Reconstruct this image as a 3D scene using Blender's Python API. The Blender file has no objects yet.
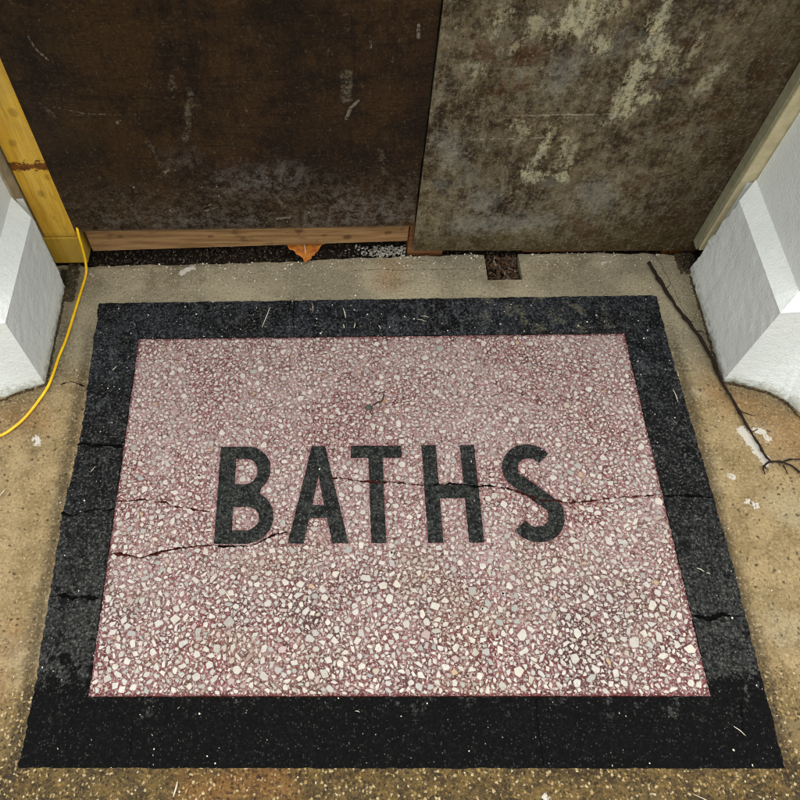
import bpy, math, random
import numpy as np
from mathutils import Vector, Matrix
from mathutils.geometry import tessellate_polygon
random.seed(7); rng = np.random.default_rng(7)
scene = bpy.context.scene
COL = scene.collection

# ------------------------------------------------------------------ node helpers
def lin(c):
    return tuple((v/255/12.92 if v/255 <= .04045 else ((v/255+.055)/1.055)**2.4) for v in c) + (1.0,)

class S:
    """wraps a scalar socket so masks can be written as arithmetic"""
    def __init__(s, t, sock): s.t = t; s.k = sock
    def _m(s, op, *a, clamp=False):
        n = s.t.nodes.new('ShaderNodeMath'); n.operation = op; n.use_clamp = clamp
        for i, v in enumerate((s,)+a):
            if isinstance(v, S): s.t.links.new(v.k, n.inputs[i])
            else: n.inputs[i].default_value = v
        return S(s.t, n.outputs[0])
    def __add__(s, o): return s._m('ADD', o)
    __radd__ = __add__
    def __sub__(s, o): return s._m('SUBTRACT', o)
    def __rsub__(s, o): return (s*-1.0) + o
    def __mul__(s, o): return s._m('MULTIPLY', o)
    __rmul__ = __mul__
    def __truediv__(s, o): return s._m('DIVIDE', o)
    def abs(s): return s._m('ABSOLUTE')
    def pow(s, o): return s._m('POWER', o)
    def sqrt(s): return s._m('SQRT')
    def max(s, o): return s._m('MAXIMUM', o)
    def min(s, o): return s._m('MINIMUM', o)
    def clamp(s): return s._m('ADD', 0.0, clamp=True)
    def step(s, a, b):           # smooth 0..1 from a to b (a may exceed b)
        n = s.t.nodes.new('ShaderNodeMapRange'); n.interpolation_type = 'SMOOTHSTEP'
        inv = a > b
        s.t.links.new(s.k, n.inputs['Value'])
        n.inputs['From Min'].default_value = min(a, b); n.inputs['From Max'].default_value = max(a, b)
        n.inputs['To Min'].default_value = 1.0 if inv else 0.0; n.inputs['To Max'].default_value = 0.0 if inv else 1.0
        return S(s.t, n.outputs['Result'])

class M:
    def __init__(s, name):
        s.m = bpy.data.materials.new(name); s.m.use_nodes = True
        s.t = s.m.node_tree; s.t.nodes.clear()
        s.out = s.t.nodes.new('ShaderNodeOutputMaterial'); s.b = s.t.nodes.new('ShaderNodeBsdfPrincipled')
        s.t.links.new(s.b.outputs[0], s.out.inputs[0])
        g = s.t.nodes.new('ShaderNodeNewGeometry'); s.P = g.outputs['Position']
        x = s.t.nodes.new('ShaderNodeSeparateXYZ'); s.t.links.new(s.P, x.inputs[0])
        s.x, s.y, s.z = (S(s.t, x.outputs[i]) for i in range(3))
    def vec(s, sc=(1,1,1), rot=(0,0,0), loc=(0,0,0), warp=None):
        n = s.t.nodes.new('ShaderNodeMapping'); s.t.links.new(s.P, n.inputs[0])
        n.inputs['Location'].default_value = loc; n.inputs['Rotation'].default_value = rot; n.inputs['Scale'].default_value = sc
        if warp:
            ws, wa = warp
            nn = s.t.nodes.new('ShaderNodeTexNoise'); nn.inputs['Scale'].default_value = ws; nn.inputs['Detail'].default_value = 3
            s.t.links.new(s.P, nn.inputs['Vector'])
            a = s.t.nodes.new('ShaderNodeVectorMath'); a.operation = 'MULTIPLY_ADD'
            s.t.links.new(nn.outputs['Color'], a.inputs[0]); a.inputs[1].default_value = (wa,)*3
            s.t.links.new(s.P, a.inputs[2]); s.t.links.new(a.outputs[0], n.inputs[0])
        return n.outputs[0]
    def noise(s, scale, detail=4, rough=.55, v=None, dist=0):
        n = s.t.nodes.new('ShaderNodeTexNoise'); s.t.links.new(v or s.P, n.inputs['Vector'])
        n.inputs['Scale'].default_value = scale; n.inputs['Detail'].default_value = detail
        n.inputs['Roughness'].default_value = rough; n.inputs['Distortion'].default_value = dist
        return S(s.t, n.outputs['Fac'])
    def vor(s, scale, v=None, feat='F1', rnd=1.0):
        n = s.t.nodes.new('ShaderNodeTexVoronoi'); s.t.links.new(v or s.P, n.inputs['Vector'])
        n.feature = feat; n.inputs['Scale'].default_value = scale; n.inputs['Randomness'].default_value = rnd
        d = S(s.t, n.outputs['Distance'])
        if feat == 'DISTANCE_TO_EDGE': return d
        q = s.t.nodes.new('ShaderNodeSeparateColor'); s.t.links.new(n.outputs['Color'], q.inputs[0])
        return d, S(s.t, q.outputs[0]), S(s.t, q.outputs[1])
    def specks(s, scale, prob, size, v=None):
        v = v or s.grainv()
        d, r, g = s.vor(scale, v)
        return (d + g*size*.6).step(size, size*.55) * r.step(1-prob, 1-prob+.002)
    def grainv(s):
        if not hasattr(s, '_gv'): s._gv = s.vec(warp=(150,.009))
        return s._gv
    def mix(s, f, a, b, mode='MIX'):
        n = s.t.nodes.new('ShaderNodeMix'); n.data_type = 'RGBA'; n.blend_type = mode
        for k, v in ((0, f), (6, a), (7, b)):
            if isinstance(v, S): s.t.links.new(v.k, n.inputs[k])
            elif isinstance(v, tuple): n.inputs[k].default_value = v if len(v) == 4 and max(v) <= 1.0 else lin(v[:3])
            elif isinstance(v, (int, float)): n.inputs[k].default_value = v
            else: s.t.links.new(v, n.inputs[k])
        return n.outputs[2]
    def attr(s, name):
        n = s.t.nodes.new('ShaderNodeAttribute'); n.attribute_name = name; return n
    def capsule(s, u, w, a, b, r, soft, n=None):
        """mask of a stroke from a to b of radius r in the (u,w) plane, edge broken by n"""
        ax, ay = a; bx, by = b; L2 = (bx-ax)**2+(by-ay)**2+1e-9
        t = (((u-ax)*(bx-ax) + (w-ay)*(by-ay)) / L2).max(0).min(1)
        dx = u - (t*(bx-ax)+ax); dy = w - (t*(by-ay)+ay)
        d = (dx*dx+dy*dy).sqrt()
        if n is not None: d = d + n
        return d.step(r+soft, r-soft)
    def marks(s):
        a = s.attr('marks'); q = s.t.nodes.new('ShaderNodeSeparateColor'); s.t.links.new(a.outputs['Color'], q.inputs[0])
        return [S(s.t, q.outputs[i]) for i in range(3)] + [S(s.t, a.outputs['Alpha'])]
    def done(s, col, rough=.8, bump=None, bstr=.5, bdist=.002, spec=.5, gain=1.0):
        if gain != 1.0 and not isinstance(col, tuple):
            v = s.t.nodes.new('ShaderNodeVectorMath'); v.operation = 'SCALE'; v.inputs['Scale'].default_value = gain
            s.t.links.new(col, v.inputs[0]); col = v.outputs[0]
        if isinstance(col, tuple): s.b.inputs['Base Color'].default_value = lin(col) if max(col) > 1 else col
        else: s.t.links.new(col, s.b.inputs['Base Color'])
        if isinstance(rough, S): s.t.links.new(rough.k, s.b.inputs['Roughness'])
        else: s.b.inputs['Roughness'].default_value = rough
        s.b.inputs['Specular IOR Level'].default_value = spec
        if bump is not None:
            n = s.t.nodes.new('ShaderNodeBump'); n.inputs['Strength'].default_value = bstr; n.inputs['Distance'].default_value = bdist
            s.t.links.new(bump.k, n.inputs['Height']); s.t.links.new(n.outputs[0], s.b.inputs['Normal'])
        return s.m

# ------------------------------------------------------------------ materials
def mat_concrete():
    m = M('weathered_concrete')
    fine = m.noise(170, 3, .75); mid = m.noise(60, 5, .7); big = m.noise(5, 4, .6); med = m.noise(17, 5, .65); ragged = m.noise(26, 6, .78)
    stain, grime, paint, hole = m.marks()
    top = m.mix(big.step(.38,.62), (148,140,117), (180,170,142))
    side = m.mix(med.step(.35,.65), (146,126,88), (178,156,114))
    side = m.mix(big.step(.5,.62)*.6, side, (184,170,136))
    rough_ = m.mix(ragged.step(.38,.62), (56,43,20), (112,90,46))
    wob = (big-.5)*.16 + (mid-.5)*.08
    yy = m.y + wob
    col = m.mix(yy.step(.98, .80), top, side)
    low = (yy + (ragged-.5)*.30).step(.28, .20)
    mouth = (m.y + (ragged-.5)*.12).step(.14, .09)
    grain = low.max(mouth)
    col = m.mix(low*.7, col, m.mix(.5, rough_, (128,106,62)))
    col = m.mix(mouth*.9, col, rough_)
    bd = ((m.x+.575).abs() + (ragged-.5)*.05).step(.026,.0).max(((m.x-.775).abs() + (ragged-.5)*.05).step(.026,.0))*m.y.step(1.1,.9)
    col = m.mix(bd*.7, col, (52,43,28))
    col = m.mix((stain + (med-.5)*.10).step(-.045,.03)*.42, col, (150,98,44))
    col = m.mix((grime + (ragged-.5)*.07).step(-.03,.03)*.6, col, (78,70,50))
    # sand and aggregate grain
    damp = m.noise(8, 5, .65, m.vec(loc=(5,5,0)))
    col = m.mix(damp.step(.52,.66)*.45, col, (104,88,62))
    col = m.mix(fine.step(.46,.36)*.55, col, m.mix(grain, (84,70,46), (22,16,8)))
    col = m.mix(fine.step(.55,.66)*.55, col, m.mix(grain, (208,194,156), (176,148,84)))
    d, r, g = m.vor(170, m.grainv()); gr = d.step(.55,.25)
    col = m.mix(gr*r.step(.66,.68)*(grain*.65+.16), col, m.mix(g, (158,128,62), (226,208,164)))
    col = m.mix(gr*r.step(.35,.33)*(grain*.6+.14), col, (36,28,17))
    pitzone = m.y.step(.98,.80)
    pits = m.specks(90, .32, .42)
    col = m.mix(pits*(pitzone*.62+.12), col, (48,40,28))
    col = m.mix(m.specks(46, .16, .17)*(pitzone*.8+.1), col, (28,24,18))
    col = m.mix(m.specks(95, .13, .25)*(med.step(.42,.58)*.8+.1), col, (220,212,190))
    hair = ((m.y - 1.185 + (med-.5)*.02 + (mid-.5)*.006).abs()).step(.0030,.0004)*m.x.step(.02,.06)*m.x.step(.40,.34)*mid.step(.4,.6)
    col = m.mix(hair*.7, col, (60,50,38))
    hair2 = ((m.x - .795 + (m.y-1.2)*.17 + (med-.5)*.03).abs()).step(.003,.0006)*m.y.step(1.0,1.03)
    col = m.mix(hair2*.4, col, (70,60,44))
    col = m.mix((paint + (fine-.5)*.024 + (mid-.5)*.02).step(-.0015,.0015)*.9, col, (226,222,210))
    col = m.mix((hole + (ragged-.5)*.04).step(-.004,.004)*.9, col, (20,17,13))
    h = fine*1.1 + mid*.6
    rg = (grain*-.25 + .85) + (fine-.5)*.2
    return m.done(col, rg, h, .85, .0024, .2, gain=.76)

def black_stone(m, letter=False):
    mid = m.noise(34, 6, .75); fine = m.noise(175, 3, .75); big = m.noise(7, 5, .65)
    if letter:
        col = m.mix(mid.step(.35,.65), (36,38,38), (56,59,56))
        wetf = None
        pits = m.specks(70, .26, .36)
        d0, r0, g0 = m.vor(120, m.grainv()); col = m.mix(d0.step(.5,.3)*r0.step(.62,.64)*.5, col, (92,95,90)); col = m.mix(d0.step(.5,.3)*r0.step(.2,.18)*.7, col, (14,15,15))
        col = m.mix(fine.step(.53,.64)*.7, col, (96,100,94)); col = m.mix(fine.step(.47,.37)*.8, col, (16,17,17))
        col = m.mix(pits*.85, col, (12,13,13))
        film = 1.0
    else:
        patch = m.noise(24, 6, .74)
        base = m.mix(mid.step(.38,.62), (22,23,25), (46,47,48))
        dust_sheen = m.y.step(.74, 1.0)  # far strip: dust, plus the grey-blue sky reflection painted into the colour
        col = m.mix(dust_sheen*(big*.5+mid*.5).step(.42,.56)*.6, base, (62,68,76))
        col = m.mix(dust_sheen*mid.step(.55,.66)*.55, col, (100,102,102))
        st = m.noise(1, 4, .65, m.vec((80,16,1), rot=(0,0,math.radians(-42)), warp=(6,.03)))
        zone = m.x.step(.05,.15)*m.x.step(.48,.36)*m.y.step(.97,1.01)
        col = m.mix(zone*st.step(.52,.62)*.6, col, (98,102,106)); col = m.mix(zone*st.step(.48,.38)*.6, col, (22,23,25))
        sandy = m.x.step(.30,.38)*m.x.step(.66,.58)*m.y.step(.97,1.01)
        col = m.mix(sandy*patch.step(.53,.60)*.65, col, (122,118,98))
        line = (m.y + (patch-.5)*.42 + (fine-.5)*.10 + (mid-.5)*.12)
        wetf = line.step(.275,.225)
        dry = m.y.step(.66,.40)*patch.step(.30,.5)
        col = m.mix(dry*.55, col, (70,72,69))
        side = m.y.step(.98,.86)*m.y.step(.62,.74)
        col = m.mix(side*patch.step(.53,.64)*.4, col, (96,101,103))
        # fine stone grain
        col = m.mix(fine.step(.54,.66)*.62, col, (124,125,120)); col = m.mix(fine.step(.49,.40)*.85, col, (9,9,9)); col = m.mix(patch.step(.47,.38)*.5, col, (14,15,16))
        pits = m.specks(46, .50, .46)*(dry*.9+.1)
        col = m.mix(pits, col, (13,13,14))
        col = m.mix(patch.step(.44,.36)*dry*.8, col, (18,18,18))
        col = m.mix(wetf*.95, col, m.mix(fine.step(.5,.66), (8,8,9), (19,20,21)))
        col = m.mix(wetf*m.y.step(.17,.20)*patch.step(.60,.68)*.6, col, (104,104,98))
        film = 1.0 - wetf*.7
    d, r, g = m.vor(210); sp = d.step(.45,.2)
    col = m.mix(sp*r.step(.74,.76)*.45*film, col, (140,142,134))
    col = m.mix(m.specks(75, .09, .15)*.9, col, (206,206,198))
    col = m.mix(m.specks(130, .07, .22)*.8, col, (200,198,190))
    rg = .72 + (fine-.5)*.15
    return m.done(col, rg, fine*1.2 + mid*.6, .7, .0016, .07, gain=.62)

def dust_film(m):
    a = m.noise(4.5, 5, .6); b = m.noise(16, 5, .65)
    f = (a*.65 + b*.35).step(.38,.58)
    # the film has been walked off along the front edge and in a few worn patches
    return f, ((m.y + (b-.5)*.12 + (a-.5)*.25).step(.24,.50))

def mat_binder():
    m = M('red_terrazzo_binder')
    film, up = dust_film(m)
    mid = m.noise(48, 5, .78); fine = m.noise(210, 3, .8); hue = m.noise(75, 4, .75, m.vec(loc=(3,8,0)))
    red = m.mix(mid.step(.40,.60), (92,28,34), (144,62,66))
    red = m.mix(hue.step(.50,.62)*.7, red, (156,116,120))
    red = m.mix(hue.step(.47,.38)*.45, red, (100,62,52))
    grey = m.mix(mid.step(.40,.60), (144,108,106), (186,158,156))
    grey = m.mix(hue.step(.50,.62)*.7, grey, (182,136,142))
    grey = m.mix(hue.step(.46,.38)*.6, grey, (134,112,96))
    redp = m.noise(5.5, 5, .75, m.vec(loc=(1.3,.4,0)))
    amount = (film*.45 + up*.45).clamp() * (1 - redp.step(.47,.60)*.72)
    col = m.mix(amount, red, grey)
    tan = m.noise(6, 4, .65, m.vec(loc=(4,2,0)))
    col = m.mix(tan.step(.47,.60)*m.y.step(.62,.46)*.5, col, m.mix(mid.step(.4,.6), (98,68,54), (152,122,104)))
    damp = m.noise(4.2, 5, .75, m.vec(loc=(7,3,0)))
    col = m.mix((damp*.6+mid*.4).step(.49,.58)*m.y.step(.56,.32)*.8, col, (60,20,22))
    e = (m.x+.4575).abs().min((m.x-.6689).abs()).min((m.y-.9901).abs()*1.6).min((m.y-.2144).abs()) + (mid-.5)*.008
    col = m.mix(e.step(.011,.004)*.85, col, m.mix(mid.step(.4,.6), (98,42,46), (126,64,66)))
    d, r, g = m.vor(230, m.grainv()); k = d.step(.55,.3)
    col = m.mix(k*r.step(.60,.62)*.75, col, m.mix(g, (226,220,208), (190,166,160)))
    col = m.mix(k*r.step(.26,.24)*.6, col, (74,40,36))
    col = m.mix(fine.step(.53,.64)*.55, col, (216,204,194)); col = m.mix(fine.step(.46,.36)*.65, col, (62,38,34))
    col = m.mix(m.specks(50,.07,.18)*.8, col, (40,26,22))
    return m.done(col, .60, fine, .6, .0012, .2, gain=.72)

def mat_chip():
    m = M('marble_chip')
    film, up = dust_film(m)
    a = m.attr('chip'); ecol = a.outputs['Color']; edge = S(m.t, a.outputs['Alpha'])
    n = m.noise(130, 4, .75); n2 = m.noise(260, 2, .7)
    col = m.mix(n.step(.48,.66)*.25, ecol, (176,164,146))
    col = m.mix(n2.step(.56,.66)*.30, col, (150,128,118))
    col = m.mix(film*.16*up, col, (190,164,166))
    tan = m.noise(6, 4, .65, m.vec(loc=(4,2,0)))
    col = m.mix(tan.step(.50,.62)*m.y.step(.62,.46)*.22, col, (184,166,140))
    rim = (edge + (n-.5)*.9).step(.30,.95)
    col = m.mix(rim*.62, col, m.mix(up, (66,46,38), (104,92,84)))
    return m.done(col, .42, n, .3, .0007, .35, gain=.70)

def mat_crack(name, c1, c2):
    m = M(name); n = m.noise(150, 4, .7)
    return m.done(m.mix(n.step(.4,.6), c1, c2), .95, spec=.03)

def mat_ply_dark():
    m = M('old_brown_plywood')
    soft, mark, bloom, _ = m.marks()
    g1 = m.noise(1, 6, .75, m.vec((80,1,6), warp=(5,.05))); g2 = m.noise(1, 5, .7, m.vec((8,1,110), warp=(4,.02)))
    big = m.noise(4.2, 5, .65); mid = m.noise(20, 6, .76); fine = m.noise(170, 4, .8); cr = m.noise(50, 6, .8)
    col = m.mix((big*.6+mid*.4).step(.42,.58), (32,22,13), (62,43,22))
    col = m.mix(g1.step(.46,.66)*.26*big.step(.4,.6), col, (78,57,30))
    col = m.mix(g1.step(.46,.36)*.35, col, (14,10,8))
    col = m.mix(g2.step(.53,.64)*.45, col, (17,12,9))
    col = m.mix(mid.step(.53,.66)*.38, col, (18,13,10))
    col = m.mix(cr.step(.56,.66)*.30, col, (82,66,44))
    zz = m.z + (big-.5)*.22 + (mid-.5)*.10
    foot = zz.step(.34,.20)
    col = m.mix(foot*cr.step(.42,.60)*.50, col, (98,86,70))
    col = m.mix((bloom + (mid-.5)*.16).step(-.04,.05)*cr.step(.42,.60)*.55, col, (120,118,112))
    col = m.mix((soft + (cr-.5)*.035 + (g1-.5)*.02).step(-.004,.006)*(fine*.5+cr*.5).step(.42,.58)*.5, col, (132,124,104))
    col = m.mix((mark + (fine-.5)*.005 + (cr-.5)*.006).step(-.0012,.0012)*(fine.step(.36,.56)*.5+.1), col, (160,150,130))
    arcs = m.noise(1, 3, .5, m.vec((26,1,5), rot=(0,math.radians(33),0), warp=(2,.25)))
    col = m.mix((arcs-.5).abs().step(.006,.001)*cr.step(.48,.62)*.45, col, (128,116,94))
    sc = m.noise(1, 2, .5, m.vec((4,1,120), warp=(5,.04)))
    col = m.mix((sc-.5).abs().step(.012,.002)*cr.step(.5,.6)*.35, col, (118,104,80))
    bright = m.z.step(.42,.15)
    col = m.mix(fine.step(.56,.68)*(bright*.50+.20), col, (140,120,88))
    col = m.mix(fine.step(.46,.36)*.6, col, (10,8,6))
    col = m.mix(m.specks(60,.14,.17)*(bright*.9+.10), col, (210,203,186))
    col = m.mix(m.specks(120,.10,.22)*(bright*.9), col, (196,190,176))
    col = m.mix(m.z.step(.128,.119)*.7, col, (112,94,68))
    return m.done(col, .50, fine*.6+cr*.5, .5, .0010, .18, gain=.76)

def mat_ply_grey():
    m = M('paint_smeared_plywood')
    smear, faint, cool, dots = m.marks()
    big = m.noise(4.5, 5, .65); mid = m.noise(17, 6, .78); fine = m.noise(160, 4, .82); cr = m.noise(48, 6, .82)
    br = m.noise(1, 6, .8, m.vec((60,1,12), rot=(0,math.radians(10),0), warp=(7,.16)))
    gx = m.noise(1, 5, .75, m.vec((10,1,150), warp=(6,.01))); wv = m.noise(1, 4, .7, m.vec((150,1,12), warp=(6,.02)))
    col = m.mix(big.step(.38,.60), (64,52,34), (106,94,66))
    st = m.noise(1, 6, .78, m.vec((38,1,11), rot=(0,math.radians(8),0), warp=(6,.06)))
    col = m.mix(st.step(.47,.62)*.55, col, (130,120,96))
    col = m.mix(st.step(.47,.36)*.60, col, (42,32,22))
    col = m.mix(mid.step(.48,.62)*.45, col, (134,126,104))
    col = m.mix(mid.step(.48,.39)*.75, col, (46,35,26))
    col = m.mix(br.step(.54,.64)*.28*big.step(.4,.6), col, (150,141,118))
    col = m.mix(br.step(.47,.38)*.30, col, (38,29,21))
    col = m.mix(cr.step(.52,.62)*.42, col, (140,130,112))
    col = m.mix(cr.step(.47,.38)*.48, col, (36,27,19))
    col = m.mix(m.noise(7,4,.7,m.vec(loc=(3,0,1))).step(.55,.64)*.55, col, (74,44,25))
    col = m.mix(m.noise(9,5,.75,m.vec(loc=(9,0,4))).step(.56,.64)*.35, col, (112,116,108))
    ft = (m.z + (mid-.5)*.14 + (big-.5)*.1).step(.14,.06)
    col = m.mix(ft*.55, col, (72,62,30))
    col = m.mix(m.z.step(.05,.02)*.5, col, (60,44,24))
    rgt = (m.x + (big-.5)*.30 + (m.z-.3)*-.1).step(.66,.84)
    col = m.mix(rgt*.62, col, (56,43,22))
    nb = (cr-.5)*.05 + (st-.5)*.10 + (fine-.5)*.03
    dry = (br*.4+fine*.35+wv*.25).step(.44,.52)
    cream = m.mix(mid.step(.4,.6), (196,188,148), (172,170,144))
    col = m.mix((cool + (cr-.5)*.16).step(-.02,.03)*.40, col, (146,146,136))
    col = m.mix((faint - .002 + nb).step(-.010,.010)*(dry*.8+.05)*.65, col, cream)
    col = m.mix((smear - .003 + nb*1.1).step(-.008,.009)*(dry*.6+.30), col, cream)
    for z, x0, x1 in ((.387,.27,.52), (.447,.33,.60)):
        ln = ((m.z - z + (mid-.5)*.012 + (cr-.5)*.004).abs()).step(.0028,.0004)*m.x.step(x0,x0+.05)*m.x.step(x1,x1-.05)
        col = m.mix(ln*cr.step(.42,.56)*.6, col, (184,174,156))
    col = m.mix((dots + (fine-.5)*.004).step(-.001,.001)*.75, col, (62,46,30))
    col = m.mix(gx.step(.54,.64)*.28, col, (40,32,22)); col = m.mix(wv.step(.54,.66)*.15, col, (164,154,130))
    col = m.mix(fine.step(.54,.66)*.38, col, (176,166,140)); col = m.mix(fine.step(.46,.36)*.55, col, (28,21,15))
    col = m.mix(m.specks(70,.06,.16), col, (212,206,188))
    return m.done(col, .75, fine*.7+cr*.8, .65, .0014, .10, gain=.86)

def mat_timber(name, c1, c2, knots=.5, axis='x', rust=False, dirt=.3):
    m = M(name)
    sc = {'x': (5,90,90), 'z': (75,75,4)}[axis]
    g = m.noise(1, 5, .6, m.vec(sc, warp=(5,.012))); w = m.noise(14, 5, .7); f = m.noise(180,3,.75)
    rings = m.noise(1, 3, .5, m.vec(tuple(v*.35 for v in sc), warp=(6,.02)))
    col = m.mix(g.step(.38,.62), c1, c2)
    col = m.mix((rings*9)._m('FRACT').step(.75,.98)*.35, col, tuple(int(v*.72) for v in c1))
    col = m.mix(w.step(.56,.72)*dirt, col, (70,48,26))
    if axis == 'x': pts = [(-.52,.075),(-.09,.10),(-.085,.085),(-.025,.068),(.03,.06),(.09,.10),(-.3,.07),(.13,.075)]; u, v = m.x, m.z
    else: pts = [(-.655,.52),(-.66,.40),(-.65,.25),(-.645,.17),(-.62,.30),(-.63,.48)]; u, v = m.x, m.z
    for i, p in enumerate(pts):
        k = m.capsule(u, v, p, (p[0]+.006,p[1]+.001) if axis=='x' else (p[0],p[1]+.005), .003+.0025*(i%3), .004, (w-.5)*.02)
        col = m.mix(k*knots, col, (74,44,20))
    if rust:
        n = m.noise(60,4,.7)
        k = ((m.z-.336).abs() + (n-.5)*.06).step(.0135,.009)
        col = m.mix(k*.92, col, m.mix(n.step(.4,.6), (84,40,16), (124,66,24)))
        col = m.mix(m.z.step(.125,.10)*.45, col, (150,122,30))
        col = m.mix(m.noise(7,4).step(.5,.65)*.3, col, (176,148,84))
    col = m.mix(f.step(.54,.7)*.3, col, (120,84,46))
    return m.done(col, .65, g+f*.4, .5, .001, .2, gain=.84)

def mat_plaster():
    m = M('white_painted_render')
    f = m.noise(180, 3, .65); mid = m.noise(60, 4, .6); b = m.noise(5, 4, .6); rg = m.noise(70, 5, .7)
    col = m.mix(b.step(.4,.65), (226,233,229), (234,240,236))
    low = (m.z + (rg-.5)*.09).step(.030,.000)
    col = m.mix(low*.65, col, (138,134,108))
    dr = m.noise(1, 5, .7, m.vec((26,26,3)))
    col = m.mix(dr.step(.56,.72)*m.z.step(.27,.10)*.28, col, (170,172,160))
    col = m.mix(m.specks(60,.05,.10)*.6, col, (120,116,104))
    col = m.mix(m.specks(24,.05,.1)*.7, col, (150,150,142))
    inner = m.y.step(1.11,1.16)*m.z.step(.3,.1)
    col = m.mix(inner*rg.step(.45,.65)*.4, col, (140,140,124))
    return m.done(col, .75, f*.6+mid*.7, .9, .0032, .2)

def simple(name, c1, c2, sc=60, rough=.7, bs=.4, spec=.2):
    m = M(name); n = m.noise(sc, 5, .7)
    return m.done(m.mix(n.step(.35,.65), c1, c2), rough, n, bs, .001, spec)

CONC = mat_concrete()
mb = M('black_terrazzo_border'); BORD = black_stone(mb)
ml = M('black_terrazzo_letter'); LETT = black_stone(ml, True)
BIND = mat_binder(); CHIP = mat_chip()
CR_RED = mat_crack('dirt_in_red_crack', (34,12,11), (66,32,24)); CR_BLK = mat_crack('dirt_in_black_crack', (5,5,5), (13,12,12))
PLY1 = mat_ply_dark(); PLY2 = mat_ply_grey()
SILL = mat_timber('sill_timber', (138,104,66), (170,134,90), .7, 'x', dirt=.55)
STUD = mat_timber('stud_timber', (124,80,48), (152,104,64), .4, 'x', dirt=.35)
POST = mat_timber('yellow_post_timber', (222,172,52), (238,196,84), .35, 'z', True, .12)
ORNG = mat_timber('orange_offcut_timber', (138,86,24), (166,110,40), .3, 'x')
PLAS = mat_plaster()
FRAME = simple('cream_frame_paint', (186,176,140), (204,194,158), 30, .55)
FRAMEL = simple('grey_weathered_frame_wood', (142,130,104), (166,154,128), 40, .7)
CAB = simple('yellow_cable_sheath', (236,182,14), (248,206,36), 30, .35, .1, .5)
TWIG = simple('dark_twig_bark', (24,17,13), (46,34,26), 220, .75)
LEAF = simple('orange_dry_leaf', (146,82,26), (186,118,48), 70, .6)
SOIL = simple('damp_dark_soil', (22,17,13), (46,37,28), 120, .9, .8)
SOILC = simple('dark_dirt_crumbs', (44,38,28), (84,74,54), 160, .9, .8)
PALE = simple('pale_flake', (196,190,172), (226,222,208), 200, .7)
STRAW = simple('pale_straw', (196,188,162), (222,216,196), 200, .7)
GROUND = simple('street_concrete_ground', (128,120,102), (148,140,120), 4, .85)
DARKIN = simple('dark_room_render', (40,37,33), (56,52,46), 8, .9)
BARK_CHIP = simple('wet_bark_chip', (46,32,22), (98,74,52), 120, .45, .5, .5)

# ------------------------------------------------------------------ geometry helpers
def mesh(name, V, F, mats, parent=None, loc=(0,0,0), mi=None, smooth=False):
    me = bpy.data.meshes.new(name)
    V = [(v[0]-loc[0], v[1]-loc[1], v[2]-loc[2]) for v in V]
    me.from_pydata(V, [], F)
    for k in (mats if isinstance(mats, (list,tuple)) else [mats]): me.materials.append(k)
    if mi is not None: me.polygons.foreach_set('material_index', mi)
    if smooth: me.polygons.foreach_set('use_smooth', [True]*len(F))
    me.update()
    o = bpy.data.objects.new(name, me); COL.objects.link(o)
    if parent is not None: o.parent = parent
    else: o.location = loc
    return o
def empty(name, loc):
    o = bpy.data.objects.new(name, None); o.location = loc; o.empty_display_size = .05; COL.objects.link(o); return o
def tag(o, label=None, cat=None, group=None, kind=None):
    for k, v in (('label',label),('category',cat),('group',group),('kind',kind)):
        if v: o[k] = v
    return o
def nz(x, y, s=1.0, seed=0.0):
    from mathutils import noise
    return noise.noise(Vector((x*s+seed, y*s-seed, seed*1.7)))
def rough_path(pts, step, amp, closed=False, seed=0):
    out = []; n = len(pts)
    for i in range(n if closed else n-1):
        a = Vector(pts[i]); b = Vector(pts[(i+1) % n]); L = (b-a).length; k = max(1, int(L/step))
        for j in range(k):
            p = a.lerp(b, j/k); d = (b-a).normalized(); nn = Vector((-d.y, d.x))
            w = nz(p.x, p.y, 22, seed)*.35 + nz(p.x, p.y, 75, seed+3)*.35 + nz(p.x, p.y, 200, seed+5)*.4
            if j == 0: w *= .4
            out.append(tuple(p + nn*w*amp))
    if not closed: out.append(tuple(pts[-1]))
    return out
def poly_slab(loops, z0, z1):
    """extruded polygon with holes -> verts, faces"""
    flat = [p for l in loops for p in l]; n = len(flat)
    tris = tessellate_polygon([[Vector((p[0], p[1], 0)) for p in l] for l in loops])
    V = [(p[0],p[1],z1) for p in flat] + [(p[0],p[1],z0) for p in flat]; F = []
    for a, b, c in tris:
        A, B, C = flat[a], flat[b], flat[c]
        if (B[0]-A[0])*(C[1]-A[1]) - (B[1]-A[1])*(C[0]-A[0]) < 0: b, c = c, b
        F.append((a,b,c))
    k = 0
    for l in loops:
        for i in range(len(l)):
            a = k+i; b = k+(i+1) % len(l); F.append((a, b, b+n, a+n))
        k += len(l)
    return V, F, tris, flat
def box(x0,x1,y0,y1,z0,z1):
    V = [(x,y,z) for z in (z0,z1) for y in (y0,y1) for x in (x0,x1)]
    F = [(0,2,3,1),(4,5,7,6),(0,1,5,4),(2,6,7,3),(0,4,6,2),(1,3,7,5)]
    return V, F
def bevel(o, w=.002, seg=2):
    b = o.modifiers.new('bevel', 'BEVEL'); b.width = w; b.segments = seg; b.limit_method = 'ANGLE'; b.angle_limit = math.radians(40)
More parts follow.
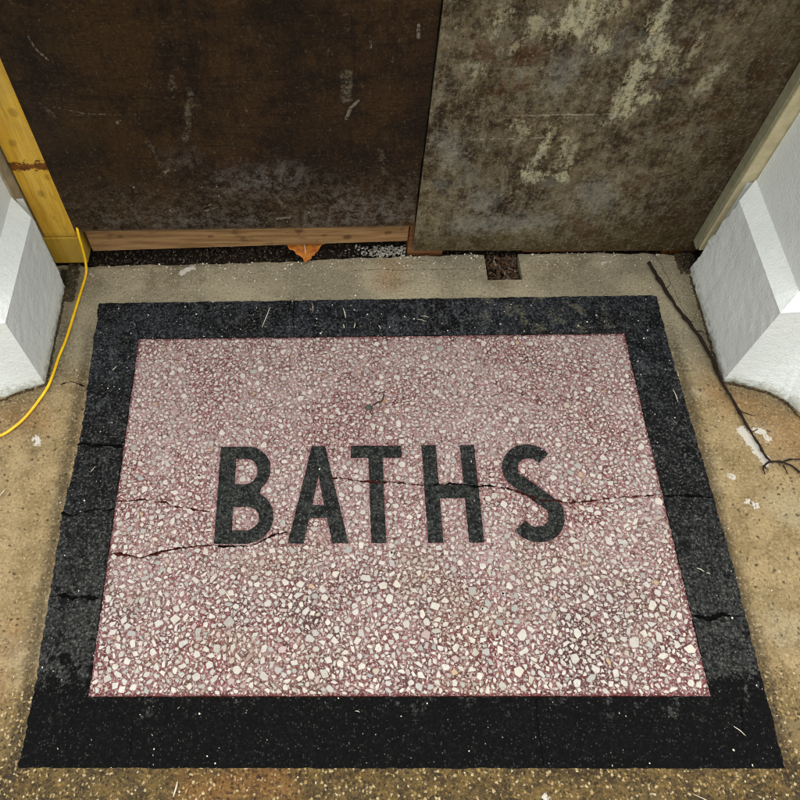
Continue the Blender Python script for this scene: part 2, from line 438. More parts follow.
def tube(pts, radii, seg=10, close=True):
    V, F = [], []; n = len(pts); P = [Vector(p) for p in pts]
    for i in range(n):
        t = (P[min(i+1,n-1)] - P[max(i-1,0)]).normalized()
        a = t.cross(Vector((0,0,1)));  a = a.normalized() if a.length > .05 else t.cross(Vector((1,0,0))).normalized()
        b = t.cross(a)
        r = radii[i] if isinstance(radii, (list,tuple)) else radii
        for k in range(seg):
            th = 2*math.pi*k/seg; V.append(tuple(P[i] + (a*math.cos(th)+b*math.sin(th))*r))
    for i in range(n-1):
        for k in range(seg):
            F.append((i*seg+k, i*seg+(k+1)%seg, (i+1)*seg+(k+1)%seg, (i+1)*seg+k))
    if close: F.append(tuple(range(seg))); F.append(tuple((n-1)*seg+k for k in range(seg)))
    return V, F
def spline(pts, n=8):
    P = [Vector(p) for p in pts]; out = []
    P = [P[0]*2-P[1]] + P + [P[-1]*2-P[-2]]
    for i in range(1, len(P)-2):
        for j in range(n):
            t = j/n; a,b,c,d = P[i-1:i+3]
            out.append(.5*((2*b)+(c-a)*t+(2*a-5*b+4*c-d)*t*t+(3*b-a-3*c+d)*t**3))
    out.append(P[-2]); return out
def join(parts):
    V, F, MI = [], [], []
    for v, f, m in parts:
        k = len(V); V += list(v); F += [tuple(i+k for i in q) for q in f]; MI += [m]*len(f)
    return V, F, MI

def set_marks(o, ax, chans):
    """four signed stroke fields (positive inside), stored per vertex; the shader roughens their edges"""
    n = len(o.data.vertices); co = np.empty(n*3, np.float32); o.data.vertices.foreach_get('co', co)
    co = co.reshape(-1,3) + np.array(o.location); P = co[:, list(ax)]; out = np.full((n,4), -.2, np.float32)
    for c, st in enumerate(chans):
        for a, b, r in st:
            a = np.array(a, float); d = np.array(b, float)-a; L2 = (d*d).sum()+1e-9
            t = np.clip(((P-a)@d)/L2, 0, 1); q = P-(a+t[:,None]*d)
            out[:,c] = np.maximum(out[:,c], r-np.sqrt((q*q).sum(1)))
    at = o.data.color_attributes.new('marks', 'FLOAT_COLOR', 'POINT'); at.data.foreach_set('color', out.ravel())

# ------------------------------------------------------------------ ground and pavement
g = mesh('ground', [(-300,-300,-.16),(300,-300,-.16),(300,300,-.16),(-300,300,-.16)], [(0,1,2,3)], GROUND); tag(g, 'pale street concrete ground around the doorway', 'ground', kind='structure')

def back_edge(x):
    b = np.interp(x, [-.70,-.60,-.2,.165,.37,.66,.84,.93], [1.214,1.210,1.214,1.227,1.232,1.231,1.222,1.19])
    return b + nz(x,0,30,2)*.004 + nz(x,0,110,4)*.002
SX0, SX1, SY = .373, .457, 1.150
xs = [-6,-3,-1.6] + list(np.arange(-1.25,-.001,.006)) + list(np.arange(0,SX0-.003,.006)) + [SX0] + list(np.arange(SX0+.006,SX1-.003,.006)) + [SX1] + list(np.arange(SX1+.006,1.25,.006)) + [1.6,3,6]
ys = [-6,-2.5,-1,-.3] + list(np.arange(-.05,1.10,.008)) + list(np.linspace(1.105,1.0+.15,8)) + list(np.linspace(1.158,1.2,6)) + [None]
V, F = [], []; nx, ny = len(xs), len(ys)
for j, y in enumerate(ys):
    for i, x in enumerate(xs):
        yy = back_edge(x) if y is None else y
        if y is not None and y > 1.16: yy = min(y, back_edge(x)-.004*(ny-1-j))
        inside = -.57 < x < .77 and .09 < yy < 1.1
        near = abs(x) < 1.3 and yy > -.1
        z = (nz(x,yy,3,1)*.0012 + nz(x,yy,40,6)*.0007) if near else 0
        if inside: z = -.001
        if y is None: z -= .003
        V.append((x, yy, z))
for j in range(ny-1):
    for i in range(nx-1):
        if xs[i] >= SX0-1e-6 and xs[i+1] <= SX1+1e-6 and (ys[j+1] is None or ys[j+1] > SY+.0001): continue
        a = j*nx+i; F.append((a,a+1,a+nx+1,a+nx))
# back face and slot sides
def drop(chain):
    k = len(V)
    for (x,y,z) in chain: V.append((x,y,z)); V.append((x,y,-.16))
    for i in range(len(chain)-1): a = k+2*i; F.append((a, a+1, a+3, a+2))
bj = (ny-1)*nx; iS0 = xs.index(SX0); iS1 = xs.index(SX1)
drop([V[bj+i] for i in range(0, iS0+1)]); drop([V[bj+i] for i in range(iS1, nx)])
jS = max(j for j in range(ny-1) if ys[j] is not None and ys[j] <= SY+.0001)
drop([V[j*nx+iS0] for j in range(ny-1, jS-1, -1)] + [V[jS*nx+i] for i in range(iS0+1, iS1)] + [V[j*nx+iS1] for j in range(jS, ny)])
pv = mesh('pavement', V, F, CONC); set_marks(pv, (0,1), (
    [((.93,.80),(.97,.71),.04),((.13,1.15),(.14,1.19),.015),((-.25,.065),(-.1,.075),.02),((-.62,.33),(-.65,.2),.01),((-.72,.8),(-.66,.78),.02),((.84,.84),(.90,.80),.02),((1.0,.75),(1.05,.6),.03)],
    [((-.645,1.19),(-.635,.9),.02),((.845,1.18),(.852,.9),.008),((-.80,.80),(-.67,.855),.02),((.88,.85),(1.0,.80),.015)],
    [((.872,.742),(.888,.700),.011),((.888,.700),(.900,.668),.010),((.897,.742),(.913,.738),.007),((.915,.735),(.919,.716),.005),((.837,.585),(.852,.572),.005),((-.375,1.185),(-.345,1.205),.007),((-.655,.735),(-.648,.728),.008),((.815,.64),(.822,.636),.005),((.35,.055),(.36,.045),.005),((.655,1.195),(.665,1.2),.003)],
    [((.862,1.20),(.868,1.175),.020),((-.672,1.19),(-.655,1.15),.010)])); tag(pv, 'worn tan concrete doorstep slab round the inlay, with a short slot at its back edge', 'pavement', kind='structure')
# dirt bed behind the slab
V, F = [], []
bx = np.arange(-.95, 1.15, .01); by = np.arange(1.12, 1.60, .01)
for y in by:
    for x in bx:
        V.append((x, y, -.030 + nz(x,y,9,3)*.008 + nz(x,y,60,8)*.007))
for j in range(len(by)-1):
    for i in range(len(bx)-1):
        a = j*len(bx)+i; F.append((a,a+1,a+len(bx)+1,a+len(bx)))
tag(mesh('soil', V, F, SOIL, smooth=True), 'dark damp soil in the gap under the boards', 'soil', kind='structure')

# ------------------------------------------------------------------ floor inlay
BX0, BX1, BY0, BY1 = -.5640, .7675, .0990, 1.0965
FX0, FX1, FY0, FY1 = -.4575, .6689, .2144, .9901
inlay = empty('floor_inlay', (.10,.60,0)); L0 = (.10,.60,0)
tag(inlay, 'pink and white terrazzo floor panel lettered BATHS inside a broad black border', 'floor inlay')
outer = [(BX0,BY0)]
left = [(BX0-.001,BY0), (-.5604,.19), (-.5614,.296), (-.562,.4275), (-.566,.56), (-.5555,.73), (-.563,.96), (-.5687,1.088)]
right = [(.7662,1.094), (.7640,1.053), (.7633,.93), (.767,.778), (.7703,.606), (.7725,.441), (.7682,.258), (.7665,.0995)]
lo = rough_path([(BX0,BY0),(BX1,.0992)], .004, .003, seed=1)[:-1] + rough_path([(p[0],p[1]) for p in reversed(right)], .004, .005, seed=2)[:-1] \
   + rough_path([(.7662,1.094),(.757,1.0975),(-.5660,1.0945),(-.5687,1.088)], .004, .004, seed=3)[:-1] + rough_path(list(reversed(left)), .004, .007, seed=4)[:-1]
hole = [(FX0,FY0),(FX0,FY1),(FX1,FY1),(FX1,FY0)]
hl = rough_path(hole, .005, .0006, True, 5)
V, F, _, _ = poly_slab([lo, hl], -.004, .0015)
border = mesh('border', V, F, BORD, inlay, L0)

# letters --------------------------------------------------------
YB, YT, SW = .4990, .7125, .0325
def arc(cx, cy, rx, ry, a0, a1, n=22):
    return [(cx+rx*math.cos(math.radians(a0+(a1-a0)*i/n)), cy+ry*math.sin(math.radians(a0+(a1-a0)*i/n))) for i in range(n+1)]
def jit(l, s):
    l2 = []
    n = len(l)
    for i in range(n):
        a, b = Vector(l[i]), Vector(l[(i+1)%n]); k = max(1, int((b-a).length/.003))
        for j in range(k): l2.append(a.lerp(b, j/k))
    return [(p.x+nz(p.x,p.y,160,s)*.0009+nz(p.x,p.y,420,s)*.0006, p.y+nz(p.x,p.y,160,s+9)*.0009+nz(p.x,p.y,420,s+4)*.0006) for p in l2]
letters = {}
# B
x0 = -.2470; mid_t, mid_b = .6270, .5770
xB1, xB2 = -.1375, -.1285
rU = (YT-.6020)/2; rL = (.6020-YB)/2+.003
outB = [(x0,YB), (xB2-rL*1.0,YB)] + arc(xB2-rL, YB+rL, rL, rL, -90, 90)[1:-1]
outB = [(x0,YB)] + arc(xB2-.056, YB+.0565, .056, .0565, -90, 62) + arc(xB1-.052, YT-.0535, .052, .0535, -50, 90) + [(x0,YT)]
cU = [(x0+.0350,YT-.0285)] + arc(xB1-.052, (YT-.0285+mid_t)/2, .0235, (YT-.0285-mid_t)/2, 90, -90, 16) + [(x0+.0350,mid_t)]
cL = [(x0+.0350,mid_b)] + arc(xB2-.056, (YB+.0285+mid_b)/2, .0265, (mid_b-YB-.0285)/2, 90, -90, 16) + [(x0+.0350,YB+.0285)]
letters['B'] = [outB, cU, cL]
# A
ax = -.0365
def xl(y, x_b, x_t): t = (y-YB)/(YT-YB); return x_b+(x_t-x_b)*t
lo_, li_, ri_, ro_ = -.0985, -.0665, -.0085, .0240
tl_, tr_ = -.0510, -.0225
def L(y): return xl(y, lo_, tl_)
def Rr(y): return xl(y, ro_, tr_)
outA = [(lo_,YB), (li_,YB), (L(.5520)+.0318,.5520), (Rr(.5520)-.0318,.5520), (ri_,YB), (ro_,YB), (tr_,YT), (tl_,YT)]
cA = [(L(.5800)+.0318,.5800), ((tl_+tr_)/2,.6440), (Rr(.5800)-.0318,.5800)]
letters['A'] = [outA, cA]
letters['T'] = [[(.0692,YB),(.0995,YB),(.0995,YT-.0285),(.1402,YT-.0285),(.1402,YT),(.0323,YT),(.0323,YT-.0285),(.0692,YT-.0285)]]
letters['H'] = [[(.1830,YB),(.2135,YB),(.2135,.5925),(.2645,.5925),(.2645,YB),(.2950,YB),(.2955,YT),(.2650,YT),(.2650,.6225),(.2140,.6225),(.2140,YT),(.1835,YT)]]
# S : stroked centre line
sc_ = arc(.4060,.6555,.0405,.0410,36,206,20) + [(.3830,.6225),(.4045,.6070),(.4270,.5905)] + arc(.4050,.5560,.0410,.0410,27,-148,22)
sp = spline([(p[0],p[1],0) for p in sc_[::2]+[sc_[-1]]], 4)
lft, rgt = [], []
for i, p in enumerate(sp):
    t = (sp[min(i+1,len(sp)-1)]-sp[max(i-1,0)]).normalized(); n = Vector((-t.y,t.x,0))*SW/2
    lft.append((p.x+n.x,p.y+n.y)); rgt.append((p.x-n.x,p.y-n.y))
letters['S'] = [lft + rgt[::-1]]

RES = .0005
W_, H_ = int((FX1-FX0)/RES)+1, int((FY1-FY0)/RES)+1
occ = np.zeros((H_, W_), bool)
def raster(poly, margin):
    """boolean patch of a convex polygon grown by margin"""
    P = np.array(poly); lo = P.min(0)-margin-RES; hi = P.max(0)+margin+RES
    i0, i1 = int((lo[0]-FX0)/RES), int((hi[0]-FX0)/RES)+1; j0, j1 = int((lo[1]-FY0)/RES), int((hi[1]-FY0)/RES)+1
    X = FX0+np.arange(i0,i1)*RES; Y = FY0+np.arange(j0,j1)*RES
    m = np.ones((len(Y), len(X)), bool)
    for a, b in zip(P, np.roll(P, -1, 0)):
        d = b-a; L_ = math.hypot(*d)
        if L_ < 1e-7: continue
        m &= ((X[None,:]-a[0])*d[1] - (Y[:,None]-a[1])*d[0])/L_ <= margin
    return m, i0, i1, j0, j1
for si, (ch, loops) in enumerate(letters.items()):
    jl = [jit(l, si*3.3+1) for l in loops]
    V, F, tris, flat = poly_slab(jl, -.001, .0019)
    o = mesh('letter', V, F, LETT, inlay, L0); o['label'] = 'black terrazzo letter ' + ch
    for a,b,c in tris:
        T = [flat[a],flat[b],flat[c]]
        if (T[1][0]-T[0][0])*(T[2][1]-T[0][1])-(T[1][1]-T[0][1])*(T[2][0]-T[0][0]) < 0: T = [T[0],T[2],T[1]]
        m_, i0,i1,j0,j1 = raster(T, .0008)
        i0c, j0c = max(i0,0), max(j0,0)
        sub = occ[j0c:j1, i0c:i1]; sub |= m_[j0c-j0:j0c-j0+sub.shape[0], i0c-i0:i0c-i0+sub.shape[1]]

# marble chips: largest first, every stone a convex pebble outline that fits the free room
chips = []
def try_chip(r, cx, cy, gap):
    k = rng.integers(4, 7); th = np.sort(rng.random(k)*2*math.pi)
    th = np.arange(k)/k*2*math.pi + rng.normal(0,.34,k); th.sort()
    asp = rng.uniform(.40, .88); ro = rng.random()*math.pi
    px = r*np.cos(th)*rng.uniform(.86,1.0,k); py = r*asp*np.sin(th)
    X = cx + px*math.cos(ro)-py*math.sin(ro); Y = cy + px*math.sin(ro)+py*math.cos(ro)
    if X.min() < FX0+.002 or X.max() > FX1-.002 or Y.min() < FY0+.003 or Y.max() > FY1-.002: return
    poly = np.stack([X,Y],1)
    m_, i0,i1,j0,j1 = raster(poly, gap)
    if i0 < 0 or j0 < 0 or i1 > W_ or j1 > H_: return
    sub = occ[j0:j1,i0:i1]
    if (sub & m_).any(): return
    m2, a0,a1,b0,b1 = raster(poly, 0); occ[max(b0,0):b1, max(a0,0):a1] |= m2[max(b0,0)-b0:, max(a0,0)-a0:][:H_-max(b0,0), :W_-max(a0,0)]
    chips.append((poly, r))
for r0, r1, tries, gap in ((.0098,.0124,170,.0014), (.0078,.0098,1300,.0012), (.0062,.0078,5500,.0011), (.0048,.0062,11000,.0010), (.0036,.0048,13000,.0009), (.0025,.0036,14000,.0008), (.0016,.0025,14000,.0006), (.0011,.0016,9000,.0004)):
    free = np.argwhere(~occ); sel = free[rng.integers(0, len(free), tries)]
    for (j, i) in sel: 
        if occ[j,i]: continue
        try_chip(rng.uniform(r0,r1)*(1.06-.22*min(1,max(0,(j*RES-.05)/.5))), FX0+i*RES, FY0+j*RES, gap*rng.uniform(.5,1.5))
CV, CF, CC = [], [], []
pal = [((226,223,213),.38), ((212,210,201),.24), ((232,227,213),.14), ((192,192,185),.10), ((200,194,176),.05), ((204,184,178),.05), ((178,184,177),.03), ((208,180,140),.006), ((170,146,142),.01)]
pw = np.array([p[1] for p in pal]); pw /= pw.sum()
for poly, r in chips:
    # chaikin corner cut
    Q = []
    for a, b in zip(poly, np.roll(poly,-1,0)): Q += [a*.93+b*.07, a*.07+b*.93]
    Q = np.array(Q); c = Q.mean(0); n = len(Q); k = len(CV)
    shr = max(.3, 1-.0016/r)
    col = np.array(lin(pal[rng.choice(len(pal), p=pw)][0])[:3])*rng.uniform(.86,1.06)
    if r < .0034: col = col*rng.uniform(.72,1.05)*np.array([1.0,.92,.90])
    for p in Q: CV.append((p[0],p[1],.0019)); CC.append((*col,1.0))
    for p in Q: q = c+(p-c)*shr; CV.append((q[0],q[1],.0022)); CC.append((*col,0.0))
    for i in range(n): CF.append((k+i, k+(i+1)%n, k+n+(i+1)%n, k+n+i))
    CF.append(tuple(k+n+i for i in range(n)))
print('chips', len(chips), 'cover', occ.mean())
fv, ff, _, _ = poly_slab([rough_path([(FX0,FY0),(FX1,FY0),(FX1,FY1),(FX0,FY1)], .01, .0003, True, 5)], -.004, .0017)
nb_ = len(fv)
field = mesh('field', list(fv)+CV, list(ff)+[tuple(i+nb_ for i in q) for q in CF], [BIND, CHIP], inlay, L0, [0]*len(ff)+[1]*len(CF))
ca = field.data.color_attributes.new('chip', 'FLOAT_COLOR', 'POINT')
ca.data.foreach_set('color', np.array([(1,1,1,0)]*nb_+CC, np.float32).ravel())

def crack(pts, w, mat, z, seed, name='crack', amp=.0045, wmin=.25):
    P = rough_path(pts, .0022, amp, False, seed)
    V, F = [], []
    for i, p in enumerate(P):
        a = Vector(P[max(i-1,0)]); b = Vector(P[min(i+1,len(P)-1)]); d = (b-a).normalized(); n = Vector((-d.y,d.x))
        e = min(i, len(P)-1-i)/max(3, len(P)*.06); e = min(1, e*.8+.2)
        ww = w*1.0*e*max(wmin, .75+nz(p[0],p[1],55,seed)*1.4+nz(p[0],p[1],260,seed)*.9)/2
        V += [(p[0]+n.x*ww, p[1]+n.y*ww, z), (p[0]-n.x*ww*.9, p[1]-n.y*ww*.9, z)]
    for i in range(len(P)-1): F.append((2*i, 2*i+1, 2*i+3, 2*i+2))
    return mesh(name, V, F, mat, inlay, L0)
ZC, ZB = .0026, .0021
crack([(-.4570,.5907),(-.432,.5905),(-.4155,.5926),(-.397,.5946),(-.3756,.5901),(-.3545,.5878),(-.3328,.579),(-.3014,.5744),(-.2886,.57),(-.2593,.5655)], .0040, CR_RED, ZC, 1, wmin=.05)
crack([(-.4575,.479),(-.4339,.4789),(-.4132,.4747),(-.3926,.4706),(-.3734,.4786),(-.3439,.4845),(-.3143,.4905),(-.2743,.4944),(-.2439,.4952)], .0056, CR_RED, ZC, 2, wmin=.4)
crack([(-.2439,.4952),(-.2036,.4925),(-.1736,.4945),(-.15,.506),(-.1242,.5183),(-.098,.5223)], .0034, CR_BLK, ZC, 3)
crack([(-.0124,.6383),(.019,.638),(.0335,.6335),(.0543,.6311),(.0876,.6286),(.1209,.6283),(.1538,.6236),(.1848,.6212)], .0042, CR_RED, ZC, 4, wmin=.2)
crack([(.1848,.6212),(.216,.6232),(.2573,.6229),(.2941,.6182),(.3291,.6179)], .0036, CR_BLK, ZC, 5)
crack([(.3291,.6179),(.3553,.6133),(.3788,.6044),(.4077,.5912),(.4271,.5846),(.4477,.5866),(.473,.5799),(.5183,.5839),(.5806,.5921),(.6640,.5959)], .0042, CR_RED, ZC, 6, wmin=.12)
for i, (pts, w) in enumerate(((((-.5619,.7213),(-.5448,.7235),(-.5262,.7162),(-.4982,.7183),(-.4600,.7157)),.0065), (((-.5690,.5654),(-.5439,.5588),(-.5245,.5673),(-.4984,.5736),(-.4773,.5713),(-.4590,.5733)),.0065),
        (((-.5640,.3944),(-.541,.3982),(-.5161,.3904),(-.4932,.3942),(-.4595,.3921)),.0062), (((.6710,.5959),(.6782,.5936),(.7029,.5955),(.7387,.5931),(.7720,.5907)),.0070),
        (((.6706,.3563),(.7011,.3489),(.7258,.358),(.749,.3543),(.7709,.3524)),.0062), (((.357,.2130),(.3541,.172),(.354,.1010)),.0016), (((-.3702,.1700),(-.3694,.1268),(-.3693,.1000)),.0016),
        (((.7220,.2079),(.7150,.1800),(.7082,.1512)),.0016), (((-.0915,.9915),(-.0972,1.0375),(-.0934,1.0940)),.0014), (((-.491,1.0924),(-.4687,1.0286),(-.4575,.9948)),.0012))):
    crack(pts, w, CR_BLK, ZB, 20+i)
# dark joint between field and border, slightly broken
jp = [(FX0,FY0),(FX1,FY0),(FX1,FY1),(FX0,FY1)]
for i in range(4):
    crack([jp[i], jp[(i+1)%4]], .0018, CR_BLK if i != 0 else CR_RED, ZC, 40+i, 'joint_line', amp=.0008, wmin=.1)

# ------------------------------------------------------------------ boards
def board(x0, x1, y0, y1, zb0, zb1, z1):
    """sheet with a slightly ragged bottom edge; front face gridded to carry the marks"""
    V, F = [], []; nx_ = int((x1-x0)/.0035); zr = list(np.arange(0, .78, .0035)) + [.9, z1]
    def rag(x): return nz(x,0,60,12)*.0015 + nz(x,0,200,13)*.001
    for k, z in enumerate(zr):
        for i in range(nx_+1):
            t = i/nx_; x = x0+(x1-x0)*t; zb = zb0+(zb1-zb0)*t
            V.append((x, y0, (zb+rag(x)) if k == 0 else zb+z if z < z1 else z1))
    w_ = nx_+1
    for k in range(len(zr)-1):
        for i in range(nx_): a = k*w_+i; F.append((a,a+1,a+w_+1,a+w_))
    b0 = len(V)
    for i in range(w_): V.append((V[i][0], y1, V[i][2])); V.append((V[i][0], y1, z1))
    top = (len(zr)-1)*w_
    for i in range(nx_):
        a = b0+2*i; F.append((i, a, a+2, i+1)); F.append((a, a+1, a+3, a+2)); F.append((top+i, top+i+1, a+3, a+1))
    F.append(tuple([k*w_ for k in range(len(zr))] + [b0+1, b0])); F.append(tuple([k*w_+nx_ for k in range(len(zr)-1,-1,-1)] + [b0+2*nx_, b0+2*nx_+1]))
    return V, F
V, F = board(-.612, .1885, 1.219, 1.237, .119, .121, 2.10)
o = mesh('plywood_board', V, F, PLY1, loc=(-.2,1.228,.12)); tag(o, 'dark brown plywood board on the left of the seam, raised on a pale timber batten', 'board')
set_marks(o, (0,2), (
    [((-.308,.53),(-.30,.555),.006),((-.27,.53),(-.283,.47),.006),((-.285,.47),(-.30,.40),.006),((.03,.56),(.028,.50),.010),((-.13,.235),(-.11,.19),.004),((-.38,.40),(-.36,.30),.004),((.10,.36),(.11,.30),.004),((-.57,.50),(-.55,.47),.003)],
    [((-.543,.655),(-.536,.625),.0012),((-.536,.625),(-.522,.602),.0022),((-.545,.493),(-.49,.475),.0010),((-.49,.475),(-.42,.47),.0008),((.035,.475),(.052,.495),.003),((.028,.45),(.036,.475),.0035),((.154,.66),(.156,.635),.003),((.07,.628),(.072,.615),.0018),
     ((-.30,.195),(-.27,.21),.0014),((-.295,.185),(-.262,.196),.0012),((-.13,.155),(-.10,.158),.0035),((-.36,.31),(-.352,.317),.003),((-.43,.45),(-.425,.455),.003)],
    [((-.22,.27),(-.10,.285),.045),((-.33,.34),(-.30,.345),.015),((.03,.20),(.15,.17),.045),((-.05,.15),(.17,.14),.03),((-.5,.16),(-.2,.15),.02)], []))
V, F = board(.1935, .90, 1.222, 1.240, .027, .012, 2.10)
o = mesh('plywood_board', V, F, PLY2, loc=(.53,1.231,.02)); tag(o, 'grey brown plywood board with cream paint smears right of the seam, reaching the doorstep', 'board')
set_marks(o, (0,2), (
    [((.455,.70),(.425,.655),.028),((.425,.655),(.39,.635),.012),((.475,.625),(.49,.605),.012),((.585,.70),(.575,.60),.018),((.57,.56),(.572,.47),.015),((.595,.60),(.578,.52),.013),((.57,.50),(.565,.455),.023),((.575,.48),(.625,.488),.009),((.44,.42),(.437,.335),.007),((.437,.36),(.425,.29),.013),((.425,.29),(.44,.27),.017),((.44,.285),(.50,.272),.014)],
    [((.50,.705),(.46,.66),.018),((.625,.60),(.64,.54),.009),((.66,.62),(.655,.56),.008),((.462,.44),(.45,.40),.006),((.48,.37),(.485,.31),.009),((.505,.36),(.505,.31),.008),((.38,.42),(.39,.41),.016),((.26,.57),(.30,.545),.007),((.53,.43),(.55,.425),.007),((.36,.66),(.33,.60),.012),((.31,.68),(.29,.64),.01),((.72,.55),(.70,.50),.01)],
    [((.35,.20),(.33,.205),.03),((.60,.20),(.58,.23),.04),((.24,.38),(.25,.34),.03),((.44,.57),(.43,.52),.03),((.30,.12),(.50,.13),.03)],
    [((px,pz),(px,pz),rr) for px,pz,rr in ((.437,.388,.0028),(.438,.377,.0025),(.437,.366,.0022),(.445,.332,.005),(.446,.318,.005),(.445,.304,.004),(.254,.632,.007),(.49,.455,.004),(.50,.462,.003))]))
# sill batten under the left board
def batten(x0,x1,y0,y1,zl0,zl1,zr0,zr1):
    V = [(x0,y0,zl0),(x1,y0,zr0),(x1,y1,zr0),(x0,y1,zl0),(x0,y0,zl1),(x1,y0,zr1),(x1,y1,zr1),(x0,y1,zl1)]
    F = [(0,3,2,1),(4,5,6,7),(0,1,5,4),(2,3,7,6),(0,4,7,3),(1,2,6,5)]
    return V, F
V, F = batten(-.599, .1815, 1.2395, 1.285, .020,.150, .042,.150)
o = mesh('timber_batten', V, F, SILL, loc=(-.21,1.262,.02)); bevel(o); tag(o, 'long knotty pale timber batten along the foot of the dark brown board', 'batten')
V, F = batten(.184, .272, 1.2425, 1.285, -.030,.150, -.030,.150)
o = mesh('timber_block', V, F, STUD, loc=(.228,1.264,-.03)); bevel(o, .0015); tag(o, 'short reddish timber block below the seam between the two boards', 'timber block')
V, F = batten(.470, .815, 1.2425, 1.285, -.012,.060, -.012,.060)
o = mesh('timber_batten', V, F, STUD, loc=(.64,1.264,-.012)); bevel(o, .0015); tag(o, 'thin reddish strip of timber showing under the foot of the paint smeared board', 'batten')
V, F = batten(.818, .895, 1.2425, 1.285, -.028,.060, -.028,.060)
o = mesh('timber_block', V, F, ORNG, loc=(.857,1.264,-.028)); bevel(o, .0015); tag(o, 'orange timber offcut under the right corner of the paint smeared board', 'timber block')
# post
post = empty('timber_post', (-.647,1.24,0)); LP = (-.647,1.24,0)
tag(post, 'yellow timber post with a rust brown stain, standing between board and left wall', 'post')
V = [(-.6905,1.2170,.1035),(-.6115,1.2170,.1035),(-.6115,1.30,.1035),(-.6905,1.30,.1035),(-.680,1.2170,2.1),(-.600,1.2170,2.1),(-.600,1.30,2.1),(-.680,1.30,2.1)]
F = [(0,3,2,1),(4,5,6,7),(0,1,5,4),(2,3,7,6),(0,4,7,3),(1,2,6,5)]
for n_, zz in (('shaft',(0,)),):
    o = mesh('shaft', V, F, POST, post, LP); bevel(o, .003)
V, F = batten(-.6945,-.6105,1.2155,1.30, .004,.1015, .004,.1015)
o = mesh('foot_block', V, F, POST, post, LP); bevel(o, .003)

# ------------------------------------------------------------------ door frames, walls
def frame(side, mat, lab):
    x0, x1 = (.868,.96) if side > 0 else (-.76,-.6935)
    y0, z0 = (1.188,.055) if side > 0 else (1.182,.06)
    V = []
    for z in (z0, 2.1):
        V += [(x0,y0,z),(x1,y0,z),(x1,1.30,z),(x0,1.30,z)]
    F = [(0,3,2,1),(4,5,6,7),(0,1,5,4),(2,3,7,6),(0,4,7,3),(1,2,6,5)]
    o = mesh('door_frame', V, F, mat, loc=((x0+x1)/2,1.24,z0)); bevel(o, .0015); tag(o, lab, 'door frame')
frame(1, FRAME, 'cream painted door frame edge beside the paint smeared board')
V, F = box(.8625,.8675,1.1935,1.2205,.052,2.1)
fr = bpy.data.objects['door_frame']; o = mesh('side_shade_strip', V, F, simple('grey_green_side_shade', (128,126,100), (146,144,118), 60, .6), fr, (.914,1.24,.055)); bevel(o, .0015)  # added strip whose grey green paints the shade on the frame's side face
frame(-1, FRAMEL, 'weathered grey beige frame edge beside the yellow post')

